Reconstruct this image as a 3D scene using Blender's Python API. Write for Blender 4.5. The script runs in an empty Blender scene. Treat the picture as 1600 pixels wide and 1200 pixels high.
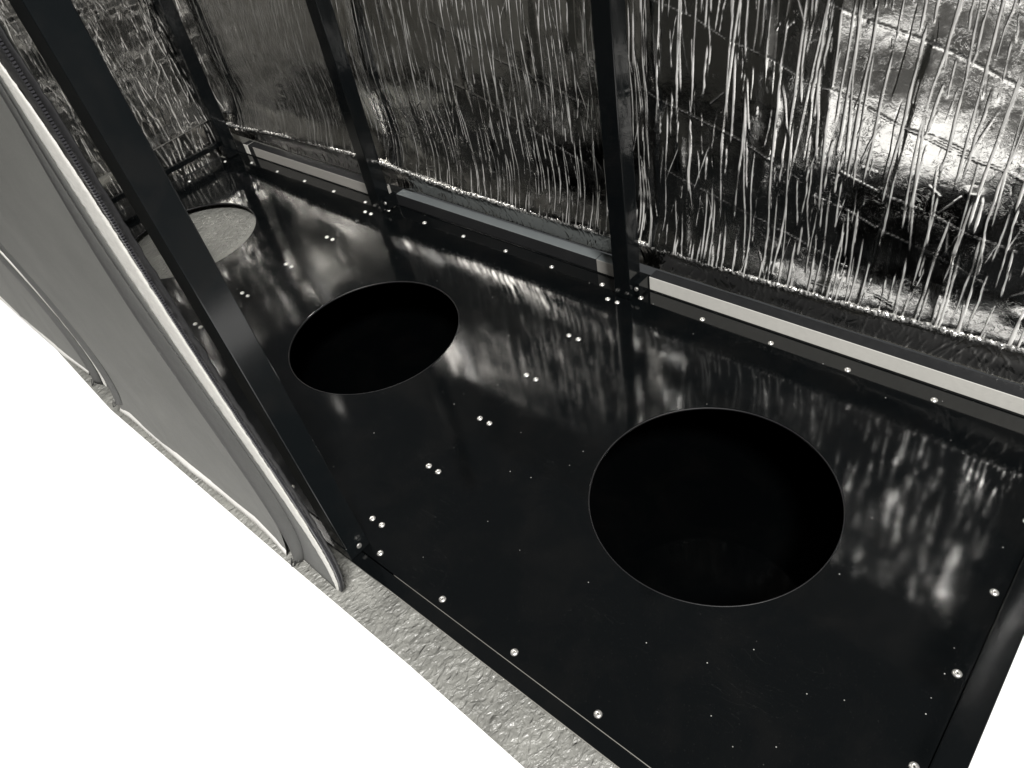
import bpy, bmesh, math, random
import numpy as np
from mathutils import Vector, Matrix

random.seed(7)
RNG = np.random.default_rng(11)
S = bpy.context.scene
COL = S.collection

# ---------------------------------------------------------------- camera
cam_d = bpy.data.cameras.new('camera')
cam = bpy.data.objects.new('camera', cam_d)
COL.objects.link(cam)
cam_d.sensor_width = 36.0
cam_d.lens = 36.0 * 1181.027 / 1600.0
cam_d.clip_start = 0.01
cam_d.clip_end = 200
RX = Vector((0.7494283696500763, 0.642476427320179, -0.15994111135403932))
RY = Vector((0.3572218459611245, -0.5957649840843728, -0.7193445881528315))
RZ = Vector((-0.5574492546693314, 0.48196278287284683, -0.6759897960706545))
cam.matrix_world = Matrix((
    (RX.x, -RY.x, -RZ.x, 0.98873615),
    (RX.y, -RY.y, -RZ.y, -1.25916769),
    (RX.z, -RY.z, -RZ.z, 1.22944127),
    (0, 0, 0, 1)))
S.camera = cam

# ---------------------------------------------------------------- light
W = bpy.data.worlds.new('World')
S.world = W
W.use_nodes = True
bg = W.node_tree.nodes['Background']
bg.inputs['Color'].default_value = (0.95, 0.98, 1.0, 1)
bg.inputs['Strength'].default_value = 0.05

def area(name, loc, target, sx, sy, power, col=(1, 0.98, 0.95)):
    d = bpy.data.lights.new(name, 'AREA')
    d.shape = 'RECTANGLE'
    d.size = sx
    d.size_y = sy
    d.energy = power
    d.color = col
    o = bpy.data.objects.new(name, d)
    COL.objects.link(o)
    o.location = loc
    v = Vector(target) - Vector(loc)
    o.rotation_euler = v.to_track_quat('-Z', 'Y').to_euler()
    return o

area('workshop_lamp', (3.6, -2.6, 5.8), (-0.4, -1.0, 0), 1.2, 1.0, 730)
area('ceiling_lamp', (-3.7, -0.62, 3.6), (-1.5, -0.45, 0), 1.2, 1.0, 62, (1, 0.96, 0.90))

S.view_settings.view_transform = 'Standard'
S.view_settings.look = 'None'
S.view_settings.gamma = 1
S.view_settings.exposure = 0.35
S.view_settings.use_curve_mapping = False
S.render.engine = 'CYCLES'
S.cycles.max_bounces = 10
S.cycles.glossy_bounces = 6
S.cycles.use_denoising = True
S.cycles.sample_clamp_indirect = 6
S.cycles.caustics_reflective = True

D = {
 'white_hi': [[-0.062,-1.0,1.007],[-0.0481,-1.0,0.9659],[-0.0372,-1.0,0.9248],[-0.0286,-1.0,0.8836],[-0.0216,-1.0,0.8425],[-0.0159,-1.0,0.8014],[-0.0109,-1.0,0.7603],[-0.0062,-1.0,0.7192],[-0.0015,-1.0,0.678],[0.0034,-1.0,0.6369],[0.0087,-1.0,0.5958],[0.0144,-1.0,0.5547],[0.0207,-1.0,0.5136],[0.0276,-1.0,0.4724],[0.0348,-1.0,0.4313],[0.0423,-1.0,0.3902],[0.0498,-1.0,0.3491],[0.057,-1.0,0.308],[0.0635,-1.0,0.2668],[0.0689,-1.0,0.2257],[0.0727,-1.0,0.1846],[0.0744,-1.0,0.1435],[0.0731,-1.0,0.1024],[0.0684,-1.0,0.0612],[0.0593,-1.0,0.0201],[0.045,-1.0,-0.021]],
 'white_lo': [[-0.0915,-0.9994,0.985],[-0.0901,-0.9995,0.9446],[-0.0886,-0.9996,0.9041],[-0.0865,-0.9997,0.8637],[-0.0838,-0.9997,0.8232],[-0.0803,-0.9998,0.7828],[-0.076,-0.9999,0.7424],[-0.0707,-1.0,0.7019],[-0.0644,-1.0001,0.6615],[-0.0571,-1.0001,0.621],[-0.0489,-1.0002,0.5806],[-0.0399,-1.0003,0.5402],[-0.0302,-1.0004,0.4997],[-0.0199,-1.0005,0.4593],[-0.0093,-1.0005,0.4188],[0.0015,-1.0006,0.3784],[0.012,-1.0007,0.338],[0.0221,-1.0008,0.2975],[0.0314,-1.0009,0.2571],[0.0394,-1.001,0.2166],[0.0458,-1.001,0.1762],[0.0502,-1.0011,0.1358],[0.0519,-1.0012,0.0953],[0.0505,-1.0013,0.0549],[0.0454,-1.0014,0.0144],[0.0359,-1.0014,-0.026]],
 'band_r': [[-0.1064,-1.0,0.967],[-0.1126,-1.0,0.9279],[-0.1164,-1.0,0.8888],[-0.1179,-1.0,0.8496],[-0.1172,-1.0,0.8105],[-0.1145,-1.0,0.7714],[-0.11,-1.0,0.7323],[-0.1038,-1.0,0.6932],[-0.0961,-1.0,0.654],[-0.0872,-1.0,0.6149],[-0.0775,-1.0,0.5758],[-0.067,-1.0,0.5367],[-0.0563,-1.0,0.4976],[-0.0455,-1.0,0.4584],[-0.0351,-1.0,0.4193],[-0.0254,-1.0,0.3802],[-0.0169,-1.0,0.3411],[-0.0099,-1.0,0.302],[-0.0049,-1.0,0.2628],[-0.0024,-1.0,0.2237],[-0.0028,-1.0,0.1846],[-0.0067,-1.0,0.1455],[-0.0146,-1.0,0.1064],[-0.0271,-1.0,0.0672],[-0.0448,-1.0,0.0281],[-0.0682,-1.0,-0.011]],
 'band_l': [[-0.1566,-0.9945,0.934],[-0.1626,-0.9953,0.8956],[-0.1677,-0.996,0.8572],[-0.1717,-0.9967,0.8188],[-0.1742,-0.9975,0.7804],[-0.1753,-0.9982,0.742],[-0.1748,-0.999,0.7036],[-0.1727,-0.9997,0.6652],[-0.1689,-1.0004,0.6268],[-0.1636,-1.0012,0.5884],[-0.1568,-1.0019,0.55],[-0.1486,-1.0027,0.5116],[-0.1393,-1.0034,0.4732],[-0.1291,-1.0042,0.4348],[-0.1183,-1.0049,0.3964],[-0.1073,-1.0056,0.358],[-0.0963,-1.0064,0.3196],[-0.0859,-1.0071,0.2812],[-0.0764,-1.0079,0.2428],[-0.0686,-1.0086,0.2044],[-0.0629,-1.0093,0.166],[-0.0599,-1.0101,0.1276],[-0.0603,-1.0108,0.0892],[-0.0649,-1.0116,0.0508],[-0.0743,-1.0123,0.0124],[-0.0895,-1.013,-0.026]],
 'teeth': [[-0.0086,-1.0,1.042],[-0.0019,-1.0,1.0001],[0.0028,-1.0,0.9582],[0.006,-1.0,0.9164],[0.0084,-1.0,0.8745],[0.0104,-1.0,0.8326],[0.0125,-1.0,0.7907],[0.0149,-1.0,0.7488],[0.018,-1.0,0.707],[0.022,-1.0,0.6651],[0.0269,-1.0,0.6232],[0.0327,-1.0,0.5813],[0.0395,-1.0,0.5394],[0.0471,-1.0,0.4976],[0.0554,-1.0,0.4557],[0.064,-1.0,0.4138],[0.0727,-1.0,0.3719],[0.0809,-1.0,0.33],[0.0883,-1.0,0.2882],[0.0943,-1.0,0.2463],[0.0982,-1.0,0.2044],[0.0993,-1.0,0.1625],[0.0968,-1.0,0.1206],[0.0899,-1.0,0.0788],[0.0776,-1.0,0.0369],[0.0589,-1.0,-0.005]],
 'tape_r': [[0.0047,-1.0,1.051],[0.015,-1.0,1.0092],[0.0225,-1.0,0.9673],[0.0281,-1.0,0.9255],[0.0323,-1.0,0.8836],[0.0356,-1.0,0.8418],[0.0386,-1.0,0.8],[0.0416,-1.0,0.7581],[0.0448,-1.0,0.7163],[0.0487,-1.0,0.6744],[0.0532,-1.0,0.6326],[0.0584,-1.0,0.5908],[0.0644,-1.0,0.5489],[0.0711,-1.0,0.5071],[0.0783,-1.0,0.4652],[0.0858,-1.0,0.4234],[0.0933,-1.0,0.3816],[0.1004,-1.0,0.3397],[0.1065,-1.0,0.2979],[0.1113,-1.0,0.256],[0.114,-1.0,0.2142],[0.114,-1.0,0.1724],[0.1105,-1.0,0.1305],[0.1026,-1.0,0.0887],[0.0894,-1.0,0.0468],[0.07,-1.0,0.005]],
 'a2_hi': [[-0.8685,-1.0,0.53],[-0.846,-1.0,0.5109],[-0.8252,-1.0,0.4918],[-0.806,-1.0,0.4728],[-0.7885,-1.0,0.4537],[-0.7726,-1.0,0.4346],[-0.7584,-1.0,0.4155],[-0.7459,-1.0,0.3964],[-0.735,-1.0,0.3774],[-0.7257,-1.0,0.3583],[-0.7181,-1.0,0.3392],[-0.7122,-1.0,0.3201],[-0.7079,-1.0,0.301],[-0.7053,-1.0,0.282],[-0.7043,-1.0,0.2629],[-0.705,-1.0,0.2438],[-0.7073,-1.0,0.2247],[-0.7113,-1.0,0.2056],[-0.717,-1.0,0.1866],[-0.7243,-1.0,0.1675],[-0.7332,-1.0,0.1484],[-0.7439,-1.0,0.1293],[-0.7561,-1.0,0.1102],[-0.7701,-1.0,0.0912],[-0.7856,-1.0,0.0721],[-0.8029,-1.0,0.053]],
 'a2_lo': [[-0.9169,-1.0,0.49],[-0.897,-1.0,0.4706],[-0.8786,-1.0,0.4513],[-0.8618,-1.0,0.4319],[-0.8466,-1.0,0.4126],[-0.8329,-1.0,0.3932],[-0.8209,-1.0,0.3738],[-0.8103,-1.0,0.3545],[-0.8014,-1.0,0.3351],[-0.794,-1.0,0.3158],[-0.7882,-1.0,0.2964],[-0.784,-1.0,0.277],[-0.7814,-1.0,0.2577],[-0.7803,-1.0,0.2383],[-0.7808,-1.0,0.219],[-0.7828,-1.0,0.1996],[-0.7865,-1.0,0.1802],[-0.7917,-1.0,0.1609],[-0.7985,-1.0,0.1415],[-0.8068,-1.0,0.1222],[-0.8167,-1.0,0.1028],[-0.8282,-1.0,0.0834],[-0.8413,-1.0,0.0641],[-0.8559,-1.0,0.0447],[-0.8721,-1.0,0.0254],[-0.8899,-1.0,0.006]],
 'w2': [[-0.9518,-1.0,0.48],[-0.9308,-1.0,0.4645],[-0.9112,-1.0,0.449],[-0.893,-1.0,0.4334],[-0.8762,-1.0,0.4179],[-0.8608,-1.0,0.4024],[-0.8468,-1.0,0.3869],[-0.8343,-1.0,0.3714],[-0.8231,-1.0,0.3558],[-0.8133,-1.0,0.3403],[-0.805,-1.0,0.3248],[-0.7981,-1.0,0.3093],[-0.7925,-1.0,0.2938],[-0.7884,-1.0,0.2782],[-0.7857,-1.0,0.2627],[-0.7844,-1.0,0.2472],[-0.7845,-1.0,0.2317],[-0.786,-1.0,0.2162],[-0.7889,-1.0,0.2006],[-0.7933,-1.0,0.1851],[-0.799,-1.0,0.1696],[-0.8062,-1.0,0.1541],[-0.8147,-1.0,0.1386],[-0.8247,-1.0,0.123],[-0.8361,-1.0,0.1075],[-0.8489,-1.0,0.092]],
 'b2_lo': [[-1.2793,-0.9668,0.333],[-1.2553,-0.9676,0.3186],[-1.2326,-0.9683,0.3043],[-1.2113,-0.969,0.2899],[-1.1914,-0.9697,0.2756],[-1.1728,-0.9704,0.2612],[-1.1556,-0.9711,0.2468],[-1.1398,-0.9718,0.2325],[-1.1253,-0.9725,0.2181],[-1.1122,-0.9732,0.2038],[-1.1004,-0.9739,0.1894],[-1.09,-0.9746,0.175],[-1.081,-0.9753,0.1607],[-1.0734,-0.976,0.1463],[-1.0671,-0.9767,0.132],[-1.0622,-0.9774,0.1176],[-1.0586,-0.9782,0.1032],[-1.0565,-0.9789,0.0889],[-1.0556,-0.9796,0.0745],[-1.0562,-0.9803,0.0602],[-1.0581,-0.981,0.0458],[-1.0614,-0.9817,0.0314],[-1.066,-0.9824,0.0171],[-1.072,-0.9831,0.0027],[-1.0794,-0.9838,-0.0116],[-1.0881,-0.9845,-0.026]],
 'b2_hi': [[-1.1707,-0.9733,0.394],[-1.1474,-0.9734,0.3776],[-1.1256,-0.9734,0.3613],[-1.1053,-0.9734,0.3449],[-1.0865,-0.9735,0.3286],[-1.0693,-0.9735,0.3122],[-1.0537,-0.9736,0.2958],[-1.0396,-0.9736,0.2795],[-1.027,-0.9737,0.2631],[-1.0159,-0.9737,0.2468],[-1.0064,-0.9737,0.2304],[-0.9985,-0.9738,0.214],[-0.992,-0.9738,0.1977],[-0.9871,-0.9739,0.1813],[-0.9838,-0.9739,0.165],[-0.982,-0.974,0.1486],[-0.9817,-0.974,0.1322],[-0.983,-0.974,0.1159],[-0.9858,-0.9741,0.0995],[-0.9902,-0.9741,0.0832],[-0.996,-0.9742,0.0668],[-1.0035,-0.9742,0.0504],[-1.0124,-0.9743,0.0341],[-1.0229,-0.9743,0.0177],[-1.035,-0.9743,0.0014],[-1.0486,-0.9744,-0.015]],
 'botB': [[-1.805,-0.963,0.012],[-1.448,-0.974,0.01],[-1.257,-0.979,0.015],[-1.103,-0.975,0.008]],
 'botA': [[-0.865,-0.999,0.005],[-0.799,-0.997,0.019],[-0.638,-1.0,0.025],[-0.478,-1.004,0.025],[-0.345,-1.001,0.024],[-0.212,-1.002,0.032],[-0.142,-1.007,0.019],[-0.101,-1.012,0.009]],
 'cut': [[-1.872,-0.965,-0.03],[-1.497,-0.969,-0.03],[-0.941,-1.012,-0.03],[-0.084,-1.022,-0.03],[0.271,-1.023,-0.03],[0.551,-1.03,-0.03]],
 'botA2': [[-0.08,-0.998,-0.028],[-0.053,-0.994,-0.028],[0.016,-0.998,-0.028],[0.037,-1.0,-0.028]],
 'hemA': [[-0.912,-0.999,-0.028],[-0.85,-0.997,-0.028],[-0.689,-1.0,-0.028],[-0.524,-1.004,-0.028],[-0.386,-1.001,-0.028],[-0.253,-1.002,-0.028],[-0.172,-1.007,-0.028],[-0.122,-1.012,-0.028]],
 'hemB': [[-1.872,-0.963,-0.028],[-1.502,-0.974,-0.028],[-1.313,-0.979,-0.028],[-1.147,-0.975,-0.028]],
}

# ---------------------------------------------------------------- helpers
def tag(o, label=None, cat=None, group=None, kind=None):
    if label: o['label'] = label
    if cat: o['category'] = cat
    if group: o['group'] = group
    o['kind'] = kind or 'thing'
    return o

def thing(name, loc, label, cat, group=None):
    o = bpy.data.objects.new(name, None)
    o.empty_display_size = 0.05
    COL.objects.link(o)
    o.location = loc
    return tag(o, label, cat, group)

def link(name, me, mats, parent=None, smooth=False):
    o = bpy.data.objects.new(name, me)
    COL.objects.link(o)
    for m in (mats if isinstance(mats, (list, tuple)) else [mats]):
        me.materials.append(m)
    if smooth:
        me.polygons.foreach_set('use_smooth', [True] * len(me.polygons))
    if parent is not None:
        o.parent = parent
        o.matrix_parent_inverse = Matrix.Translation(-parent.location)
    return o

def bm_obj(name, bm, mats, parent=None, smooth=False):
    me = bpy.data.meshes.new(name)
    bmesh.ops.recalc_face_normals(bm, faces=bm.faces)
    bm.to_mesh(me)
    bm.free()
    return link(name, me, mats, parent, smooth)

def add_box(bm, x0, x1, y0, y1, z0, z1, bev=0.0, seg=2):
    ret = bmesh.ops.create_cube(bm, size=1)
    vs = ret['verts']
    for v in vs:
        v.co = Vector((x0 + (v.co.x + .5) * (x1 - x0), y0 + (v.co.y + .5) * (y1 - y0), z0 + (v.co.z + .5) * (z1 - z0)))
    if bev > 0:
        es = list({e for v in vs for e in v.link_edges})
        bmesh.ops.bevel(bm, geom=es, offset=bev, segments=seg, affect='EDGES', profile=0.5)
    return vs

def box(name, x0, x1, y0, y1, z0, z1, mat, parent=None, bev=0.0015, lean=0.0):
    bm = bmesh.new()
    add_box(bm, x0, x1, y0, y1, z0, z1, bev)
    if lean:
        for v in bm.verts:
            v.co.x += lean * v.co.z
    return bm_obj(name, bm, mat, parent)

def grid_mesh(name, P, mats, parent=None, crease=None):
    """P: array rows x cols x 3"""
    r, c = P.shape[:2]
    me = bpy.data.meshes.new(name)
    me.vertices.add(r * c)
    me.vertices.foreach_set('co', P.reshape(-1).astype(np.float32))
    idx = np.arange(r * c).reshape(r, c)
    q = np.stack([idx[:-1, :-1], idx[:-1, 1:], idx[1:, 1:], idx[1:, :-1]], -1).reshape(-1, 4)
    n = len(q)
    me.loops.add(n * 4)
    me.loops.foreach_set('vertex_index', q.reshape(-1).astype(np.int32))
    me.polygons.add(n)
    me.polygons.foreach_set('loop_start', np.arange(0, n * 4, 4, dtype=np.int32))
    me.polygons.foreach_set('use_smooth', np.ones(n, dtype=bool))
    me.update(calc_edges=True)
    if crease is not None:
        a = me.attributes.new('crease', 'FLOAT', 'POINT')
        a.data.foreach_set('value', np.clip(crease, 0, 1).reshape(-1).astype(np.float32))
    return link(name, me, mats, parent)

def tube(name, pts, rad, mat, parent=None, n=8):
    bm = bmesh.new()
    rings = []
    P = [Vector(p) for p in pts]
    for i, p in enumerate(P):
        t = (P[min(i + 1, len(P) - 1)] - P[max(i - 1, 0)]).normalized()
        a = t.cross(Vector((0.3, 1, 0.2))).normalized()
        b = t.cross(a).normalized()
        r = rad(i) if callable(rad) else rad
        rings.append([bm.verts.new(p + (a * math.cos(2 * math.pi * k / n) + b * math.sin(2 * math.pi * k / n)) * r) for k in range(n)])
    for i in range(len(rings) - 1):
        for k in range(n):
            bm.faces.new((rings[i][k], rings[i][(k + 1) % n], rings[i + 1][(k + 1) % n], rings[i + 1][k]))
    bm.faces.new(rings[0][::-1])
    bm.faces.new(rings[-1])
    return bm_obj(name, bm, mat, parent, True)

def resample(pts, n, smooth=0, ext_z=None):
    p = np.array(pts, float)
    if ext_z is not None and p[0, 2] < ext_z:
        top = p[:3].mean(0); top[2] = ext_z
        p = np.vstack([top, p])
    d = np.concatenate([[0], np.cumsum(np.linalg.norm(np.diff(p, axis=0), axis=1))])
    t = np.linspace(0, d[-1], n)
    q = np.stack([np.interp(t, d, p[:, k]) for k in range(3)], 1)
    for _ in range(smooth):
        q[1:-1] = (q[:-2] + 2 * q[1:-1] + q[2:]) / 4
    return q

def vnoise(shape, fr, fc, seed):
    """smooth value noise, fr x fc cells over the grid"""
    g = np.random.default_rng(seed).standard_normal((fr + 3, fc + 3))
    r = np.linspace(0, fr, shape[0]); c = np.linspace(0, fc, shape[1])
    ri = r.astype(int); ci = c.astype(int)
    rf = r - ri; cf = c - ci
    rf = rf * rf * (3 - 2 * rf); cf = cf * cf * (3 - 2 * cf)
    a = g[ri][:, ci]; b = g[ri][:, ci + 1]; c2 = g[ri + 1][:, ci]; d = g[ri + 1][:, ci + 1]
    return (a * (1 - cf) + b * cf) * (1 - rf)[:, None] + (c2 * (1 - cf) + d * cf) * rf[:, None]

# ---------------------------------------------------------------- materials
def mat(name):
    m = bpy.data.materials.new(name)
    m.use_nodes = True
    nt = m.node_tree
    return m, nt, nt.nodes['Principled BSDF']

def N(nt, t, **kw):
    n = nt.nodes.new(t)
    for k, v in kw.items():
        if k in n.inputs: n.inputs[k].default_value = v
        else: setattr(n, k, v)
    return n

def noise(nt, scale, detail=4, rough=0.6, vec=None, dist=0.0):
    n = N(nt, 'ShaderNodeTexNoise')
    n.inputs['Scale'].default_value = scale
    n.inputs['Detail'].default_value = detail
    n.inputs['Roughness'].default_value = rough
    n.inputs['Distortion'].default_value = dist
    if vec is not None: nt.links.new(vec, n.inputs['Vector'])
    return n

def mapped(nt, scale=(1, 1, 1), rot=(0, 0, 0)):
    tc = N(nt, 'ShaderNodeTexCoord')
    mp = N(nt, 'ShaderNodeMapping')
    mp.inputs['Scale'].default_value = scale
    mp.inputs['Rotation'].default_value = rot
    nt.links.new(tc.outputs['Object'], mp.inputs['Vector'])
    return mp.outputs['Vector']

def rng(nt, src, a, b, c, d):
    n = N(nt, 'ShaderNodeMapRange')
    n.inputs['From Min'].default_value = a
    n.inputs['From Max'].default_value = b
    n.inputs['To Min'].default_value = c
    n.inputs['To Max'].default_value = d
    nt.links.new(src, n.inputs['Value'])
    return n.outputs['Result']

def bump(nt, h, strength, dist, prev=None):
    b = N(nt, 'ShaderNodeBump')
    b.inputs['Strength'].default_value = strength
    b.inputs['Distance'].default_value = dist
    nt.links.new(h, b.inputs['Height'])
    if prev is not None: nt.links.new(prev, b.inputs['Normal'])
    return b.outputs['Normal']

def mixcol(nt, fac, a, b):
    n = N(nt, 'ShaderNodeMix', data_type='RGBA')
    n.inputs[6].default_value = (*a, 1)
    n.inputs[7].default_value = (*b, 1)
    nt.links.new(fac, n.inputs[0])
    return n.outputs[2]

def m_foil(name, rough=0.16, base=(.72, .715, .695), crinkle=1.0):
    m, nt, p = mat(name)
    p.inputs['Metallic'].default_value = 1
    v = mapped(nt)
    n0 = noise(nt, 3.0, 3, .6, v)
    c = mixcol(nt, n0.outputs['Fac'], [x * .9 for x in base], base)
    nt.links.new(c, p.inputs['Base Color'])
    at = N(nt, 'ShaderNodeAttribute', attribute_name='crease')
    nr = noise(nt, 25, 4, .7, v)
    rr = rng(nt, nr.outputs['Fac'], .3, .7, rough * .7, rough * 1.4)
    mr = N(nt, 'ShaderNodeMix')          # worn creases scatter light, the flat film stays a mirror
    nt.links.new(at.outputs['Fac'], mr.inputs[0]); nt.links.new(rr, mr.inputs[2]); mr.inputs[3].default_value = .5
    nt.links.new(mr.outputs[0], p.inputs['Roughness'])
    nt.links.new(rng(nt, at.outputs['Fac'], 0, 1, 1, .35), p.inputs['Metallic'])
    # fine crackle of the film: short bent strokes and soft dents
    n1 = noise(nt, 70, 3, .55, v, 1.6)
    ab = N(nt, 'ShaderNodeMath', operation='SUBTRACT'); nt.links.new(n1.outputs['Fac'], ab.inputs[0]); ab.inputs[1].default_value = .5
    ab2 = N(nt, 'ShaderNodeMath', operation='ABSOLUTE'); nt.links.new(ab.outputs[0], ab2.inputs[0])
    stroke = rng(nt, ab2.outputs[0], 0, .035, 1, 0)
    msk = noise(nt, 24, 3, .6, v)
    mk = rng(nt, msk.outputs['Fac'], .48, .62, 0, 1)
    st = N(nt, 'ShaderNodeMath', operation='MULTIPLY'); nt.links.new(stroke, st.inputs[0]); nt.links.new(mk, st.inputs[1])
    n2 = noise(nt, 45, 4, .6, v, .6)
    n3 = noise(nt, 160, 4, .6, v)
    b = bump(nt, n2.outputs['Fac'], .07 * crinkle, .004)
    b = bump(nt, n3.outputs['Fac'], .12 * crinkle, .0014, b)
    b = bump(nt, st.outputs[0], .2 * crinkle, .0007, b)
    nt.links.new(b, p.inputs['Normal'])
    return m

def m_gloss_black(name, base=.010, rough=(.08, .2), ior=1.75, dust=0.0, scratch=True):
    m, nt, p = mat(name)
    v = mapped(nt)
    n = noise(nt, 5, 6, .62, v)
    nt.links.new(rng(nt, n.outputs['Fac'], .3, .75, rough[0], rough[1]), p.inputs['Roughness'])
    p.inputs['IOR'].default_value = ior
    sm = noise(nt, 9, 5, .6, v, .5)
    c = mixcol(nt, rng(nt, sm.outputs['Fac'], .45, .8, 0, 1), (base * .8, base, base * 1.12), (base * 1.7, base * 1.75, base * 1.75))
    if dust:
        # sparse lint and grit on the sheet
        vo = N(nt, 'ShaderNodeTexVoronoi', voronoi_dimensions='2D')
        vo.inputs['Scale'].default_value = 20
        nt.links.new(v, vo.inputs['Vector'])
        spot = rng(nt, vo.outputs['Distance'], .012, .026, 1, 0)
        sep = N(nt, 'ShaderNodeSeparateColor')
        nt.links.new(vo.outputs['Color'], sep.inputs[0])
        pick = rng(nt, sep.outputs[0], .88, .98, 0, 1)
        mu = N(nt, 'ShaderNodeMath', operation='MULTIPLY')
        nt.links.new(spot, mu.inputs[0]); nt.links.new(pick, mu.inputs[1])
        # fine scratches: thin wandering lines, kept to a few patches
        vs_ = mapped(nt, (1, 6, 1), (0, 0, .7))
        ns = noise(nt, 7, 2, .5, vs_, 1.2)
        sa = N(nt, 'ShaderNodeMath', operation='SUBTRACT'); nt.links.new(ns.outputs['Fac'], sa.inputs[0]); sa.inputs[1].default_value = .5
        sb = N(nt, 'ShaderNodeMath', operation='ABSOLUTE'); nt.links.new(sa.outputs[0], sb.inputs[0])
        sc_ = rng(nt, sb.outputs[0], .0, .0013, .07, 0)
        nm = noise(nt, 5, 3, .6, v)
        sm2 = rng(nt, nm.outputs['Fac'], .52, .66, 0, 1)
        sx = N(nt, 'ShaderNodeMath', operation='MULTIPLY'); nt.links.new(sc_, sx.inputs[0]); nt.links.new(sm2, sx.inputs[1])
        nd = noise(nt, 300, 2, .5, v)
        hz = rng(nt, nd.outputs['Fac'], .68, .76, 0, .025)
        s3 = N(nt, 'ShaderNodeMath', operation='ADD'); nt.links.new(sx.outputs[0], s3.inputs[0]); nt.links.new(hz, s3.inputs[1])
        mx_ = N(nt, 'ShaderNodeMath', operation='MAXIMUM'); nt.links.new(mu.outputs[0], mx_.inputs[0]); nt.links.new(s3.outputs[0], mx_.inputs[1])
        mu = mx_
        mm = N(nt, 'ShaderNodeMix', data_type='RGBA')
        nt.links.new(mu.outputs[0], mm.inputs[0])
        nt.links.new(c, mm.inputs[6])
        mm.inputs[7].default_value = (.42, .42, .4, 1)
        c = mm.outputs[2]
    nt.links.new(c, p.inputs['Base Color'])
    nb = noise(nt, 2.2, 2, .5, v)
    b = bump(nt, nb.outputs['Fac'], .12, .012)
    nb2 = noise(nt, 420, 2, .5, v)
    b = bump(nt, nb2.outputs['Fac'], .05, .0004, b)
    nt.links.new(b, p.inputs['Normal'])
    return m

def m_plain(name, col, rough=.6, metal=0.0, var=.12, scale=30, bmp=.1, bdist=.001, ior=1.45):
    m, nt, p = mat(name)
    v = mapped(nt)
    n = noise(nt, scale, 5, .6, v)
    a = [x * (1 - var) for x in col]; b_ = [min(1, x * (1 + var)) for x in col]
    nt.links.new(mixcol(nt, n.outputs['Fac'], a, b_), p.inputs['Base Color'])
    nt.links.new(rng(nt, n.outputs['Fac'], .3, .7, rough * .85, min(1, rough * 1.15)), p.inputs['Roughness'])
    p.inputs['Metallic'].default_value = metal
    p.inputs['IOR'].default_value = ior
    if bmp:
        n2 = noise(nt, scale * 6, 3, .6, v)
        nt.links.new(bump(nt, n2.outputs['Fac'], bmp, bdist), p.inputs['Normal'])
    return m

def m_fabric(name, col, scale=900, bmp=.25):
    m, nt, p = mat(name)
    v = mapped(nt)
    n = noise(nt, 7, 5, .6, v)
    nf = noise(nt, 420, 3, .7, v)
    av = N(nt, 'ShaderNodeMath', operation='MULTIPLY_ADD')
    nt.links.new(nf.outputs['Fac'], av.inputs[0]); av.inputs[1].default_value = .7
    nt.links.new(n.outputs['Fac'], av.inputs[2])
    c = mixcol(nt, rng(nt, av.outputs[0], .6, 1.1, 0, 1), [x * .84 for x in col], [x * 1.14 for x in col])
    nt.links.new(c, p.inputs['Base Color'])
    p.inputs['Roughness'].default_value = .75
    w1 = N(nt, 'ShaderNodeTexWave', bands_direction='X'); w1.inputs['Scale'].default_value = scale / 6
    w2 = N(nt, 'ShaderNodeTexWave', bands_direction='Z'); w2.inputs['Scale'].default_value = scale / 6
    for w in (w1, w2):
        w.inputs['Distortion'].default_value = 1.5
        nt.links.new(v, w.inputs['Vector'])
    ad = N(nt, 'ShaderNodeMath', operation='ADD')
    nt.links.new(w1.outputs['Fac'], ad.inputs[0]); nt.links.new(w2.outputs['Fac'], ad.inputs[1])
    b = bump(nt, ad.outputs[0], bmp, .0006)
    n2 = noise(nt, 14, 4, .6, v)
    b = bump(nt, n2.outputs['Fac'], .25, .006, b)
    nt.links.new(b, p.inputs['Normal'])
    return m

def m_ground():
    m, nt, p = mat('rough_grey_ground')
    v = mapped(nt, (1, .55, 1), (0, 0, .35))
    n = noise(nt, 14, 6, .65, v)
    c = mixcol(nt, rng(nt, n.outputs['Fac'], .3, .7, 0, 1), (.145, .145, .134), (.27, .27, .25))
    nt.links.new(c, p.inputs['Base Color'])
    p.inputs['Roughness'].default_value = .30
    n1 = noise(nt, 105, 3, .5, v, .6)
    n2 = noise(nt, 26, 4, .6, v)
    vo = N(nt, 'ShaderNodeTexVoronoi', feature='SMOOTH_F1')
    vo.inputs['Scale'].default_value = 95
    nt.links.new(v, vo.inputs['Vector'])
    b = bump(nt, n2.outputs['Fac'], .3, .008)
    b = bump(nt, n1.outputs['Fac'], 1.0, .009, b)
    b = bump(nt, vo.outputs['Distance'], .5, .005, b)
    nt.links.new(b, p.inputs['Normal'])
    return m

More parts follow.
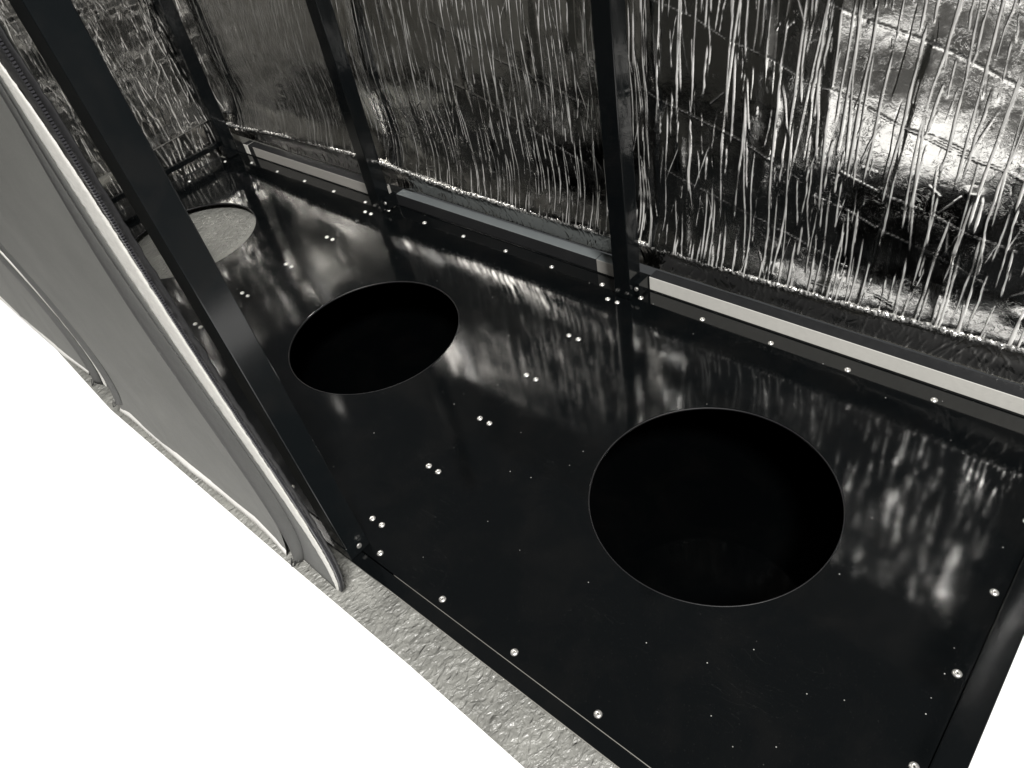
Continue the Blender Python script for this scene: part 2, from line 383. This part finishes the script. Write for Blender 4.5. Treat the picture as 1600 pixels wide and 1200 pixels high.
FOIL = m_foil('crinkled_foil', .13)
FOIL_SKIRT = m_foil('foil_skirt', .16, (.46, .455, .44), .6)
FOIL_END = m_foil('end_foil', .12, (.74, .725, .69), .6)
FLOOR = m_gloss_black('gloss_black_floor',    .0024, (.045, .13), 1.62, dust=1)
PAINT = m_gloss_black('black_post_paint', .006, (.10, .19), 1.5)
BPAINT = m_gloss_black('rear_post_paint', .004, (.10, .2), 1.45)
RPAINT = m_gloss_black('rail_paint', .003, (.08, .15), 1.6)
EDGE_HI = m_plain('edge_highlight', (.34, .33, .30), .4, .5)  # pale tone painting the bevel highlight
TRAYM = m_gloss_black('black_tray', .0008, (.05, .08), 1.15)
RIM = m_plain('cut_edge', (.006, .006, .007), .5)
ALU = m_plain('rivet_aluminium', (.74, .73, .70), .34, .85, .15, 200, .1)
BLOCKERM = m_plain('blocker_black', (.012, .012, .012), .8)
BOUNCEM = m_plain('bounce_silver', (.40, .395, .375), .5, .2)
DARK = m_plain('dark_recess', (.006, .006, .006), .6)
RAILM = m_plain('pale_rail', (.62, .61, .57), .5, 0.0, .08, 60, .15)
RAIL_M = m_plain('half_shaded_rail', (.30, .29, .27), .5, 0.0, .08, 60, .15)
RAIL_D = m_plain('shaded_rail', (.016, .0165, .0175), .45, 0.0, .1, 60, .15)  # shade along the rail put into its colour
RAIL_T = m_plain('lit_rail_top', (.12, .132, .135), .35, 0.0, .08, 60, .15)  # lighter tone painted where the top face is lit
CANVAS = m_fabric('grey_canvas', (.130, .131, .121))
WEB = m_fabric('dark_webbing', (.060, .061, .058), 1500, .3)
MARGIN = m_fabric('canvas_margin', (.10, .102, .096))
WHITE = m_plain('white_padding', (.70, .69, .65), .8, 0, .2, 160, .6, .004)
HEMW = m_plain('white_hem', (.70, .69, .66), .7, 0, .06, 40, .1)
ZIPM = m_plain('zip_tape', (.010, .010, .011), .6, 0, .2, 300, .3)
TEETH = m_plain('zip_teeth', (.045, .045, .05), .3, .3)
GROUND = m_ground()
DARKFLOOR = m_plain('reflected_dark', (.045, .044, .042), .6, 0, .2, 12, .2)
PAPER = m_plain('white_paper', (.92, .92, .92), .9, 0, .005, 5, 0)

# ---------------------------------------------------------------- setting
def poly_obj(name, polys, z, m):
    bm = bmesh.new()
    for poly in polys:
        bm.faces.new([bm.verts.new((x, y, z)) for x, y in poly])
    me = bpy.data.meshes.new(name)
    bm.normal_update()
    for f in bm.faces:
        if f.normal.z < 0: f.normal_flip()
    bm.to_mesh(me); bm.free()
    return link(name, me, m)

cut = [(p[0], p[1]) for p in D['cut']]
cutL = [(-2.6, cut[0][1])] + [c for c in cut if c[0] < -1.0] + [(-1.0, -1.0077)]
cutR = [(-1.0, -1.0077)] + [c for c in cut if c[0] > -1.0] + [(1.07, -1.046)]
g = poly_obj('ground', [cutL + [(-1.0, .45), (-2.6, .45)], cutR + [(1.07, -.921), (-1.0, -.921)]], -.030, GROUND)
tag(g, 'rough grey textured ground strip under and in front of the shelter', 'ground', kind='structure')
bp = poly_obj('backdrop', [[(-2.6, -1.85), (1.55, -1.85), (1.55, .12), (1.066, .12), (1.066, -.935), (-2.6, -.935)]], -.036, PAPER)
tag(bp, 'plain white backdrop sheet around the shelter', 'backdrop', kind='structure')

fl = poly_obj('floor', [[(-9, -9), (9, -9), (9, -.930), (-9, -.930)], [(1.064, -.930), (9, -.930), (9, 9), (1.064, 9)], [(-9, .46), (1.064, .46), (1.064, 9), (-9, 9)]], -.042, DARKFLOOR)  # unseen floor, kept dark to darken what the foil reflects
tag(fl, 'unseen dark floor added beyond the white backdrop for the foil to reflect', 'floor', kind='structure')

# black tray under the two nearer holes
bm = bmesh.new()
x0, x1, y0, y1, z0, z1 = -.998, 1.060, -.919, .078, -.25, -.008
vs = [bm.verts.new(c) for c in [(x0, y0, z0), (x1, y0, z0), (x1, y1, z0), (x0, y1, z0), (x0, y0, z1), (x1, y0, z1), (x1, y1, z1), (x0, y1, z1)]]
for f in [(0, 1, 2, 3), (0, 1, 5, 4), (1, 2, 6, 5), (2, 3, 7, 6), (3, 0, 4, 7)]:
    bm.faces.new([vs[i] for i in f])
tr = bm_obj('lower_tray', bm, TRAYM)
tag(tr, 'glossy black tray seen deep inside the two nearer round holes', 'tray')

# ---------------------------------------------------------------- floor panels
def plate_mesh(x0, x1, y0, y1, cx, cy, r, zt=0.0, th=.006, n=128):
    bm = bmesh.new()
    angs = [2 * math.pi * k / n for k in range(n)]
    for X, Y in ((x0, y0), (x1, y0), (x1, y1), (x0, y1)):
        angs.append(math.atan2(Y - cy, X - cx) % (2 * math.pi))
    angs = sorted(angs)
    bev = .00015
    def outer(a, ins):
        c, s = math.cos(a), math.sin(a)
        t = 1e9
        if c > 1e-9: t = min(t, (x1 - ins - cx) / c)
        if c < -1e-9: t = min(t, (x0 + ins - cx) / c)
        if s > 1e-9: t = min(t, (y1 - ins - cy) / s)
        if s < -1e-9: t = min(t, (y0 + ins - cy) / s)
        return cx + c * t, cy + s * t
    loops = []
    loops.append([bm.verts.new((cx + r * math.cos(a), cy + r * math.sin(a), zt - th)) for a in angs])
    loops.append([bm.verts.new((cx + r * math.cos(a), cy + r * math.sin(a), zt - .0003)) for a in angs])
    loops.append([bm.verts.new((cx + (r + .0003) * math.cos(a), cy + (r + .0003) * math.sin(a), zt)) for a in angs])
    loops.append([bm.verts.new((*outer(a, bev), zt)) for a in angs])
    loops.append([bm.verts.new((*outer(a, 0), zt - bev)) for a in angs])
    loops.append([bm.verts.new((*outer(a, 0), zt - th)) for a in angs])
    m = len(angs)
    for i in range(5):
        for k in range(m):
            bm.faces.new((loops[i][k], loops[i][(k + 1) % m], loops[i + 1][(k + 1) % m], loops[i + 1][k]))
    for k in range(m):
        bm.faces.new((loops[5][k], loops[5][(k + 1) % m], loops[0][(k + 1) % m], loops[0][k]))
    return bm

def ring_mesh(cx, cy, r0, r1, z0, z1, n=96):
    bm = bmesh.new()
    L = []
    for r, z in ((r0, z0), (r0, z1), (r1, z1), (r1, z0)):
        L.append([bm.verts.new((cx + r * math.cos(2 * math.pi * k / n), cy + r * math.sin(2 * math.pi * k / n), z)) for k in range(n)])
    for i in range(4):
        for k in range(n):
            bm.faces.new((L[i][k], L[i][(k + 1) % n], L[(i + 1) % 4][(k + 1) % n], L[(i + 1) % 4][k]))
    return bm

def rivet_bm():
    bm = bmesh.new()
    prof = [(.0, .0010, 1), (.0018, .0011, 1), (.0021, .0026, 0), (.0032, .0032, 0), (.0050, .0027, 0), (.0064, .0016, 0), (.0071, .0004, 0), (.0071, -.001, 0)]
    n = 20
    rings = []
    for r, z, _ in prof:
        rings.append([bm.verts.new((r * math.cos(2 * math.pi * k / n), r * math.sin(2 * math.pi * k / n), z)) for k in range(n)] if r > 0 else [bm.verts.new((0, 0, z))])
    for i in range(len(prof) - 1):
        mi = 1 if i < 2 and prof[i + 1][2] == 1 else 0
        for k in range(n):
            if i == 0:
                f = bm.faces.new((rings[0][0], rings[1][k], rings[1][(k + 1) % n]))
            else:
                f = bm.faces.new((rings[i][k], rings[i + 1][k], rings[i + 1][(k + 1) % n], rings[i][(k + 1) % n]))
            f.material_index = mi
            f.smooth = True
    # tail below the sheet
    t = [[bm.verts.new((.0042 * math.cos(2 * math.pi * k / n), .0042 * math.sin(2 * math.pi * k / n), z)) for k in range(n)] for z in (-.006, -.016)]
    for k in range(n):
        bm.faces.new((t[0][k], t[0][(k + 1) % n], t[1][(k + 1) % n], t[1][k]))
    bm.faces.new(t[1][::-1])
    return bm

RIVET = None
def rivet(parent, x, y, z=0.0):
    global RIVET
    if RIVET is None:
        o = bm_obj('rivet', rivet_bm(), [ALU, DARK], parent)
        RIVET = o
    else:
        o = RIVET.copy()
        COL.objects.link(o)
        o.parent = parent
        o.matrix_parent_inverse = Matrix.Translation(-parent.location)
    o.location = (x, y, z)
    o.rotation_euler = (random.uniform(-.05, .05), random.uniform(-.05, .05), random.uniform(0, 6.28))
    s = random.uniform(.95, 1.06)
    o.scale = (s, s, s)
    return o

FY0, FY1 = -.917, .080
DY = .1701
def floor_panel(label, x0, x1, cx, cy, r, rv):
    t = thing('floor_panel', (cx, cy, 0), label, 'floor panel', 'black floor panels with a round hole')
    bm_obj('plate', plate_mesh(x0, x1, FY0, FY1, cx, cy, r), FLOOR, t)
    bm_obj('hole_rim', ring_mesh(cx, cy, r - .0022, r - .0002, -.0058, -.0006), RIM, t, True)
    for x, y in rv: rivet(t, x, y)
    return t

seam = lambda x: [(x, -i * DY) for i in range(6)]
p1 = seam(.015) + [(.058 + .181 * i, .045) for i in range(6)] + [(.0644 + .1796 * i, -.8997) for i in range(6)] + [(1.013, .003 - .173 * i) for i in range(6) if i != 0]
p2 = seam(-.015) + seam(-.985) + [(-.0657 - .1755 * i, .045) for i in range(6)] + [(-.063 - .1765 * i, -.8997) for i in range(6)]
p3 = seam(-1.015) + [(-1.0657 - .1755 * i, .045) for i in range(5)] + [(-1.063 - .1765 * i, -.8997) for i in range(5)] + [(-1.895, -i * DY) for i in range(6)]
floor_panel('black floor panel with the large dark round hole nearest the camera', .00008, 1.028, .531, -.418, .2435, p1)
floor_panel('black floor panel whose dark round hole lies between two riveted seams', -.99992, -.00008, -.488, -.428, .2375, p2)
floor_panel('far black floor panel whose round hole shows pale ground, partly behind the front post', -1.930, -1.00008, -1.487, -.415, .235, p3)

# ---------------------------------------------------------------- frame
fr = thing('shelter_frame', (0, 0, 0), 'black square tube frame of posts and base rails around the riveted floor', 'frame')
PH = 1.5
def post(x0, y0, lean=0.0, m=None, s=.05, z0=.0015):
    o = box('post', x0, x0 + s, y0, y0 + s, z0, PH, m or BPAINT, fr, .0025, lean)
    return o
# rear posts at the seams and corners
for x in (-.008, -1.0):
    p = post(x, .022)
    b = box('foot_bracket', x + .0505, x + .066, .040, .0835, .006, .048, BPAINT, p, .001)
    bm = bmesh.new()
    bmesh.ops.create_cone(bm, cap_ends=True, segments=18, radius1=.006, radius2=.005, depth=.004,
                          matrix=Matrix.Translation((x + .058, .0385, .030)) @ Matrix.Rotation(math.pi / 2, 4, 'X'))
    bm_obj('bolt', bm, ALU, p)
post(-1.945, .022)
post(1.0265, .022)
fp = post(-.022, -.945, -.08, PAINT)
# bolted sleeve at the foot of the front post
box('foot_sleeve', -.0235, .0292, -.9462, -.8965, .001, .034, PAINT, fp, .001, -.08)
bm = bmesh.new()
bmesh.ops.create_cone(bm, cap_ends=True, segments=20, radius1=.0062, radius2=.005, depth=.003,
                      matrix=Matrix.Translation((.0285, -.918, .018)) @ Matrix.Rotation(math.pi / 2, 4, 'Y'))
bm_obj('bolt', bm, ALU, fp)
# base rails
bm = bmesh.new()
add_box(bm, -1.93, 1.0715, -.9465, -.9185, -.0062, -.0012, .0016)
add_box(bm, -1.93, 1.0710, -.932, -.9190, -.029, -.0064)
fr_ = bm_obj('front_rail', bm, RPAINT, fr)
tube('edge_highlight', [(.10 + .0097 * i, -.9462, -.0022) for i in range(101)], lambda i: .0009 * min(1, i / 6 + .2), EDGE_HI, fr_, 6)  # thin pale tubes stand in for highlights along the rail edges
tube('edge_highlight', [(.125 + .0092 * i, -.9178, -.0011) for i in range(99)], lambda i: .0006 + .0003 * i / 98, EDGE_HI, fr_, 6)
box('side_rail', 1.0290, 1.0720, -.9180, .0800, -.029, -.0012, RPAINT, fr, .0028)
box('end_rail', -1.9505, -1.9315, -.9180, .0200, .046, .066, RPAINT, fr, .002)
box('end_sill', -1.9650, -1.9315, -.9180, .0200, -.029, -.0012, RPAINT, fr, .002)
# pale rear rail between the posts, its lit and shaded stretches painted as separate tones
def rail(a, b, front, top):
    bm = bmesh.new()
    add_box(bm, a, b, .0835, .118, .003, .0450, .002)
    o = bm_obj('rear_rail', bm, [front, top], fr)
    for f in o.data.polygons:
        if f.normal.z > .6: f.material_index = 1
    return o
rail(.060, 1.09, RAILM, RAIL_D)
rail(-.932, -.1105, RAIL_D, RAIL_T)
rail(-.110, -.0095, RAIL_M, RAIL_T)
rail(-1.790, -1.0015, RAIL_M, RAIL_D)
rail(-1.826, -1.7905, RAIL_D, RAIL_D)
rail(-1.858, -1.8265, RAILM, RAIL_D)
box('rear_sill', -1.965, 1.09, .0815, .140, -.028, .002, RPAINT, fr, .001)

# ---------------------------------------------------------------- foil lining
def ridges(U, V, pitch, Lr, sig, amp, seed, lean=.05, fill=.8, keep=None):
    """vertical creases of finite length, one column every `pitch`, each column broken into strokes"""
    R = np.random.default_rng(seed)
    H = np.zeros((len(V), len(U)))
    du = U[1] - U[0]
    u0, u1, v0, v1 = U[0], U[-1], V[0], V[-1]
    ucol = u0
    while ucol < u1:
        ucol += pitch * R.uniform(.55, 1.45)
        vb = v0 - R.uniform(0, Lr[1])
        drift = R.normal(0, lean * .5)
        while vb < v1:
            L = R.uniform(*Lr) * R.choice([.45, 1, 1, 1.5])
            gap = R.uniform(-.25, .5) * L * (1 - fill) * 3
            uc = ucol + R.normal(0, pitch * .3)
            s = R.uniform(*sig); A = R.uniform(*amp) * (1 if R.random() < .9 else -.7)
            i0 = np.searchsorted(V, vb); i1 = np.searchsorted(V, vb + L)
            if i1 - i0 >= 3 and R.random() < fill + .12:
                vv = V[i0:i1]
                t = (vv - vb) / L
                k = R.integers(3, 7)
                kn = np.cumsum(R.normal(0, .0016 * min(1.5, L / .12), k))
                path = uc + (drift + R.normal(0, lean)) * (vv - vb) + np.interp(t, np.linspace(0, 1, k), kn)
                env = np.minimum(1, np.minimum(t, 1 - t) * 6) * (1 + .25 * np.sin(t * R.uniform(6, 25) + R.uniform(0, 6)))
                lo = max(0, int((path.min() - u0 - 4 * s) / du)); hi = min(len(U), int((path.max() - u0 + 4 * s) / du) + 2)
                if hi > lo:
                    x = (U[None, lo:hi] - path[:, None]) / s
                    H[i0:i1, lo:hi] += A * env[:, None] * np.exp(-x * x)
            vb += L + gap
    return H

def creases(U, V, segs, sig, amp, H):
    for (ua, va, ub, vb) in segs:
        du, dv = ub - ua, vb - va
        L = math.hypot(du, dv)
        lo = max(0, np.searchsorted(U, min(ua, ub)) - 4); hi = np.searchsorted(U, max(ua, ub)) + 4
        i0 = max(0, np.searchsorted(V, min(va, vb)) - 4); i1 = np.searchsorted(V, max(va, vb)) + 4
        if hi <= lo or i1 <= i0: continue
        uu, vv = np.meshgrid(U[lo:hi], V[i0:i1])
        t = ((uu - ua) * du + (vv - va) * dv) / L / L
        d = ((uu - ua) * dv - (vv - va) * du) / L
        env = np.clip(np.minimum(t, 1 - t) * 12, 0, 1)
        H[i0:i1, lo:hi] += amp * env * np.exp(-(d / sig) ** 2)

HX = [-1.98, -1.9, -1.5, -1.08, -.85, -.62, -.35, -.07, .15, .38, .66, .89, 1.3]
HZ = [.105, .113, .142, .151, .140, .128, .130, .135, .137, .136, .143, .156, .168]

def hemz(x): return np.interp(x, HX, HZ)

def back_lining():
    t = thing('wall_lining', (-.3, .11, 0), 'crinkled silver foil lining along the long rear wall', 'wall lining')
    U = np.arange(-1.975, 1.10, .0013)
    V = np.arange(0, .67, .0026)   # height above the hem
    H = ridges(U, V, .0150, (.09, .30), (.0012, .0020), (.0007, .0014), 3, .03)
    H += ridges(U, V, .030, (.03, .10), (.0010, .0014), (.0004, .0009), 31, .16, .6)
    CR = np.clip((H - .0003) / .0005, 0, 1)
    H += ridges(U, V, .11, (.2, .5), (.010, .022), (.0012, .0032), 4, .05)
    R = np.random.default_rng(5)
    segs = []
    base = [(.031, .40, .36, .29), (.43, .60, .80, .47), (.404, .46, .72, .37), (.10, .22, .55, .08), (-.62, .50, -.1, .33), (-.60, .36, -.12, .18),
            (.50, .30, .92, .16), (.45, .24, .80, .12), (.02, .60, .40, .47), (-1.6, .46, -1.2, .33), (-1.5, .38, -1.1, .24), (.62, .68, 1.1, .52), (.60, .40, 1.05, .25)]
    for a, b, c, d in base:
        k = 5
        xs = np.linspace(a, c, k + 1); ys = np.linspace(b, d, k + 1) + R.normal(0, .004, k + 1)
        for i in range(k): segs.append((xs[i], ys[i], xs[i + 1], ys[i + 1]))
    for i in range(110):
        if i < 50: a = R.uniform(-.93, -.55); b = R.uniform(.02, .30) - .25 * max(0, a + .75); an = R.uniform(0, 3.14); L = R.uniform(.008, .03); segs.append((a, b, a + L * math.cos(an), b + L * math.sin(an))); continue
        a = R.uniform(-1.9, 1.2); b = R.uniform(0.02, .65); an = R.uniform(0, 3.14); L = R.uniform(.015, .06)
        segs.append((a, b, a + L * math.cos(an), b + L * math.sin(an)))
    C2 = np.zeros_like(H)
    creases(U, V, segs, .0014, .0008, C2)
    H += C2
    CR = np.maximum(CR, np.clip(C2 / .0008 - .35, 0, 1) * .5)
    CR *= np.clip(.75 + .35 * vnoise(H.shape, 30, 90, 77), .15, 1)
    far = np.interp(U, [-1.95, -1.05, -.95, -.3, 0], [.25, .3, .5, .75, 1])[None, :]
    CR *= far
    H *= .55 + .45 * far
    sh = H.shape
    H += vnoise(sh, 4, 7, 1) * .004 + vnoise(sh, 9, 22, 2) * .0010 + vnoise(sh, 60, 200, 8) * .00005
    uu, vv = np.meshgrid(U, V)
    y = .118 - .030 * np.exp(-(vv / .07) ** 1.5) - .020 * np.exp(-((vv - .30) / .2) ** 2) - H
    # quilted panels sink back where the tape holds them beside the posts
    for px in (.017, -.975, -1.93):
        y += .010 * np.exp(-((uu - px) / .05) ** 2)
    z = hemz(uu) + vv
    P = np.stack([uu, y, z], -1)
    fade = np.clip(vv / .02, 0, 1)
    grid_mesh('foil_sheet', P, FOIL, t, CR)
    box('glare_blocker', -1.975, 1.10, .126, .130, .79, 1.2, BLOCKERM, t, 0)  # unseen black panel added to keep lamp glare out of the floor
    # skirt between hem and rail
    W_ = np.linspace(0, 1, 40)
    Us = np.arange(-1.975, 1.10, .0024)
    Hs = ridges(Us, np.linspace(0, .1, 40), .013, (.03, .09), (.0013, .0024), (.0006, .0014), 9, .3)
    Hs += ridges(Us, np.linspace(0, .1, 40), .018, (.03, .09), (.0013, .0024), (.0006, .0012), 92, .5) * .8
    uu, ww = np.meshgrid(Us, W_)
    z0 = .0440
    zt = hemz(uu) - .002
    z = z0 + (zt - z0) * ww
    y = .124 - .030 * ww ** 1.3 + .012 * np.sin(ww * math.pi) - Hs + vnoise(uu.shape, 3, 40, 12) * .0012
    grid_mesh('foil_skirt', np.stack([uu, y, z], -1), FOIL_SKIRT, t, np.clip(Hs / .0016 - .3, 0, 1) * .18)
    # crumpled hem roll
    xs = np.arange(-1.975, 1.10, .0035)
    na = 10
    R = np.random.default_rng(17)
    ang = np.linspace(0, 2 * math.pi, na)
    rad = .0062 + R.normal(0, .0019, (len(xs), na)); rad[:, -1] = rad[:, 0]
    yb = .118 - .030 - vnoise((1, len(xs)), 1, 60, 15)[0] * .001
    P = np.stack([np.repeat(xs[:, None], na, 1) + R.normal(0, .0008, (len(xs), na)),
                  yb[:, None] + rad * np.cos(ang), hemz(xs)[:, None] + rad * 1.0 * np.sin(ang)], -1)
    P[:, -1] = P[:, 0]
    grid_mesh('hem', P, FOIL, t, np.clip(R.normal(.2, .35, P.shape[:2]), 0, 1))
    return t
back_lining()

def end_lining():
    t = thing('wall_lining', (-1.95, -.45, 0), 'crinkled silver foil lining on the narrow end wall behind the far hole', 'wall lining')
    U = np.arange(-1.0, .13, .0018)
    V = np.concatenate([np.arange(0, .70, .005)])
    H = ridges(U, V, .009, (.05, .2), (.0016, .0024), (.0006, .0015), 23, .08)
    H += ridges(U, V, .03, (.03, .07), (.0018, .0026), (.0006, .0014), 24, .4, .6)
    CR = np.clip((H - .0005) / .0010, 0, 1) * .55
    sh = H.shape
    H += vnoise(sh, 6, 5, 25) * .004 + vnoise(sh, 40, 40, 26) * .0006
    uu, vv = np.meshgrid(U, V)
    hz = .150 + .022 * np.sin(uu * 5 + .6) * .3
    x = -1.952 + .012 * np.exp(-(vv / .05) ** 1.5) + H
    grid_mesh('foil_sheet', np.stack([x, uu, hz + vv + .004], -1), FOIL_END, t, CR)

    W_ = np.linspace(0, 1, 30)
    uu, ww = np.meshgrid(U, W_)
    Hs = ridges(U, np.linspace(0, .15, 30), .016, (.05, .15), (.0016, .0026), (.0006, .0014), 27, .08)
    hz = .150 + .022 * np.sin(uu * 5 + .6) * .3
    z = .001 + (hz - .004 - .001) * ww
    x = -1.958 + .006 * ww + Hs
    grid_mesh('foil_skirt', np.stack([x, uu, z], -1), FOIL_END, t, np.clip(Hs / .0016, 0, 1) * .7)
    return t
end_lining()

# ---------------------------------------------------------------- canvas front wall
def ribbon(name, a, b, m, parent, th=.003, off=(0, 0, 0), n=90, cols=3, puff=0.0, jit=0.0, ext=1.5, sm=6, seed=0):
    A = resample(a, n, sm, ext); B = resample(b, n, sm, ext)
    R = np.random.default_rng(seed)
    s = np.linspace(0, 1, cols)
    P = A[:, None, :] * (1 - s[None, :, None]) + B[:, None, :] * s[None, :, None]
    P = P + np.array(off)[None, None, :]
    P[:, :, 1] -= puff * np.sin(s * math.pi)[None, :]
    if jit:
        P += R.normal(0, jit, P.shape)
    o = grid_mesh(name, P, m, parent)
    md = o.modifiers.new('thick', 'SOLIDIFY'); md.thickness = th; md.offset = 0
    return o

def loop_cord(parent, p, h=.014):
    x, y, z = p
    tube('toggle_loop', [(x - .005, y, z + h), (x - .006, y - .006, z + .003), (x, y - .010, z - .0005), (x + .006, y - .006, z + .003), (x + .005, y, z + h)], .0012, ZIPM, parent, 6)

def fabric(name, left, right, bot, m, parent, n=260, c=160, seed=3):
    L = resample(left, n, 5, 1.5)[::-1]; R_ = resample(right, n, 5, 1.5)[::-1]     # bottom first
    bo = resample(bot, c, 2)
    s = np.linspace(0, 1, c); t = np.linspace(0, 1, n)
    P = L[:, None] * (1 - s[None, :, None]) + R_[:, None] * s[None, :, None]
    P += ((1 - np.clip(t * 3.0, 0, 1)) ** 1.5)[:, None, None] * (bo - P[0])[None]
    P[:, :, 1] += vnoise((n, c), 7, 4, seed) * .0022 * np.sin(s * math.pi)[None]
    P[:, :, 1] += vnoise((n, c), 22, 5, seed + 1) * .0007 * np.sin(s * math.pi)[None]
    zz = P[:, :, 2]; xx = P[:, :, 0]
    P[:, :, 1] -= .0009 / (1 + np.exp((zz - .085 - .02 * np.sin(xx * 5)) / .004))        # folded hem allowance
    Rr = np.random.default_rng(seed + 5)
    for k in range(14):                                                                  # hanging creases
        xc = Rr.uniform(xx.min(), xx.max()); sl = Rr.normal(0, .25); zt_ = Rr.uniform(.12, .45)
        P[:, :, 1] -= Rr.uniform(-.0009, .0010) * np.exp(-((xx - xc - sl * zz) / Rr.uniform(.006, .016)) ** 2) * np.clip((zt_ - zz) / .1, 0, 1)
    for k in range(5):                                                                   # long slanting drapes
        z0_ = Rr.uniform(.15, .9); sl = Rr.uniform(-.35, .1)
        P[:, :, 1] -= Rr.uniform(-.0022, .0022) * np.exp(-((zz - z0_ - sl * (xx - xx.mean())) / Rr.uniform(.02, .05)) ** 2) * np.sin(s * math.pi)[None]
    o = grid_mesh(name, P, m, parent)
    md = o.modifiers.new('thick', 'SOLIDIFY'); md.thickness = .0012; md.offset = 1
    return o

def hem_strip(top, low, m, parent, n=80):
    a = resample(top, n, 1); c = resample(low, n, 1)
    P = np.stack([a + np.array([0, -.0010, .003]), a * .5 + c * .5 + np.array([0, -.0022, 0]), c + np.array([0, -.0012, 0])], 1)
    P += np.random.default_rng(5).normal(0, .0002, P.shape)
    o = grid_mesh('hem_strip', P, m, parent)
    md = o.modifiers.new('thick', 'SOLIDIFY'); md.thickness = .0012; md.offset = 0
    return o

wa = thing('canvas_wall', (-.45, -1.0, -.03), 'grey canvas front wall section with white padded edge and open zipper beside the front post', 'canvas wall', 'grey canvas front wall sections')
fabric('canvas', D['a2_hi'], D['band_l'], D['botA'], CANVAS, wa)
ribbon('webbing_strap', D['band_l'], D['band_r'], WEB, wa, .0014, (0, -.0012, 0), seed=1)
loop_cord(wa, D['band_l'][-1])
ribbon('canvas_margin', D['band_r'], D['white_lo'], MARGIN, wa, .003, (0, .0005, 0), seed=2)
ribbon('edge_padding', D['white_lo'], D['white_hi'], WHITE, wa, .0015, (0, -.0004, 0), cols=7, puff=.0014, jit=.0003, n=260, seed=3)
zt = ribbon('zipper_tape', D['white_hi'], D['tape_r'], ZIPM, wa, .0025, (0, .002, 0), cols=4, jit=.0005, n=160, seed=4)
# coil teeth
tp = resample(D['teeth'], 330, 8, 1.3)
bm = bmesh.new()
for i, p in enumerate(tp):
    a = .0030
    add_box(bm, p[0] - .0034, p[0] + .0034, p[1] - .0045, p[1] - .0005, p[2] - .0010, p[2] + .0010)
bm_obj('zipper_teeth', bm, TEETH, zt)
ribbon('webbing_strap', D['a2_lo'], D['a2_hi'], WEB, wa, .0014, (0, -.0012, 0), seed=6)
loop_cord(wa, D['a2_lo'][-1])
hem_strip(D['botA'], D['hemA'], HEMW, wa)
box('bounce_sheet', -.96, -.06, -.978, -.976, -.02, 1.3, CANVAS, wa, 0)  # hidden sheet added behind the canvas for the rear foil to reflect
hem_strip([(p[0], p[1], p[2] + .006) for p in D['botA2']], D['botA2'], WHITE, wa, 20)

wb = thing('canvas_wall', (-1.45, -.965, -.03), 'grey canvas front wall section farther left, cut by the photo edge', 'canvas wall', 'grey canvas front wall sections')
lb = [(-1.96, -.955, 1.0), (-1.96, -.955, .5), (-1.96, -.955, -.028)]
fabric('canvas', lb, D['b2_lo'], [(-1.96, -.9555, D['botB'][0][2])] + D['botB'], CANVAS, wb, seed=8)
ribbon('webbing_strap', D['b2_lo'], D['b2_hi'], WEB, wb, .0014, (0, -.0012, 0), seed=7)
loop_cord(wb, D['b2_lo'][-1])
ribbon('edge_padding', D['b2_hi'], D['w2'], WHITE, wb, .0015, (0, .001, 0), cols=5, puff=.001, jit=.0003, n=160, seed=9)
hem_strip([(-1.96, -.9555, D['botB'][0][2])] + D['botB'], [(-1.96, -.9555, -.028)] + D['hemB'], HEMW, wb)
box('bounce_sheet', -1.94, -1.01, -.950, -.948, -.02, 1.3, BOUNCEM, wb, 0)  # hidden pale sheet added to bring grey into the left foil's reflection
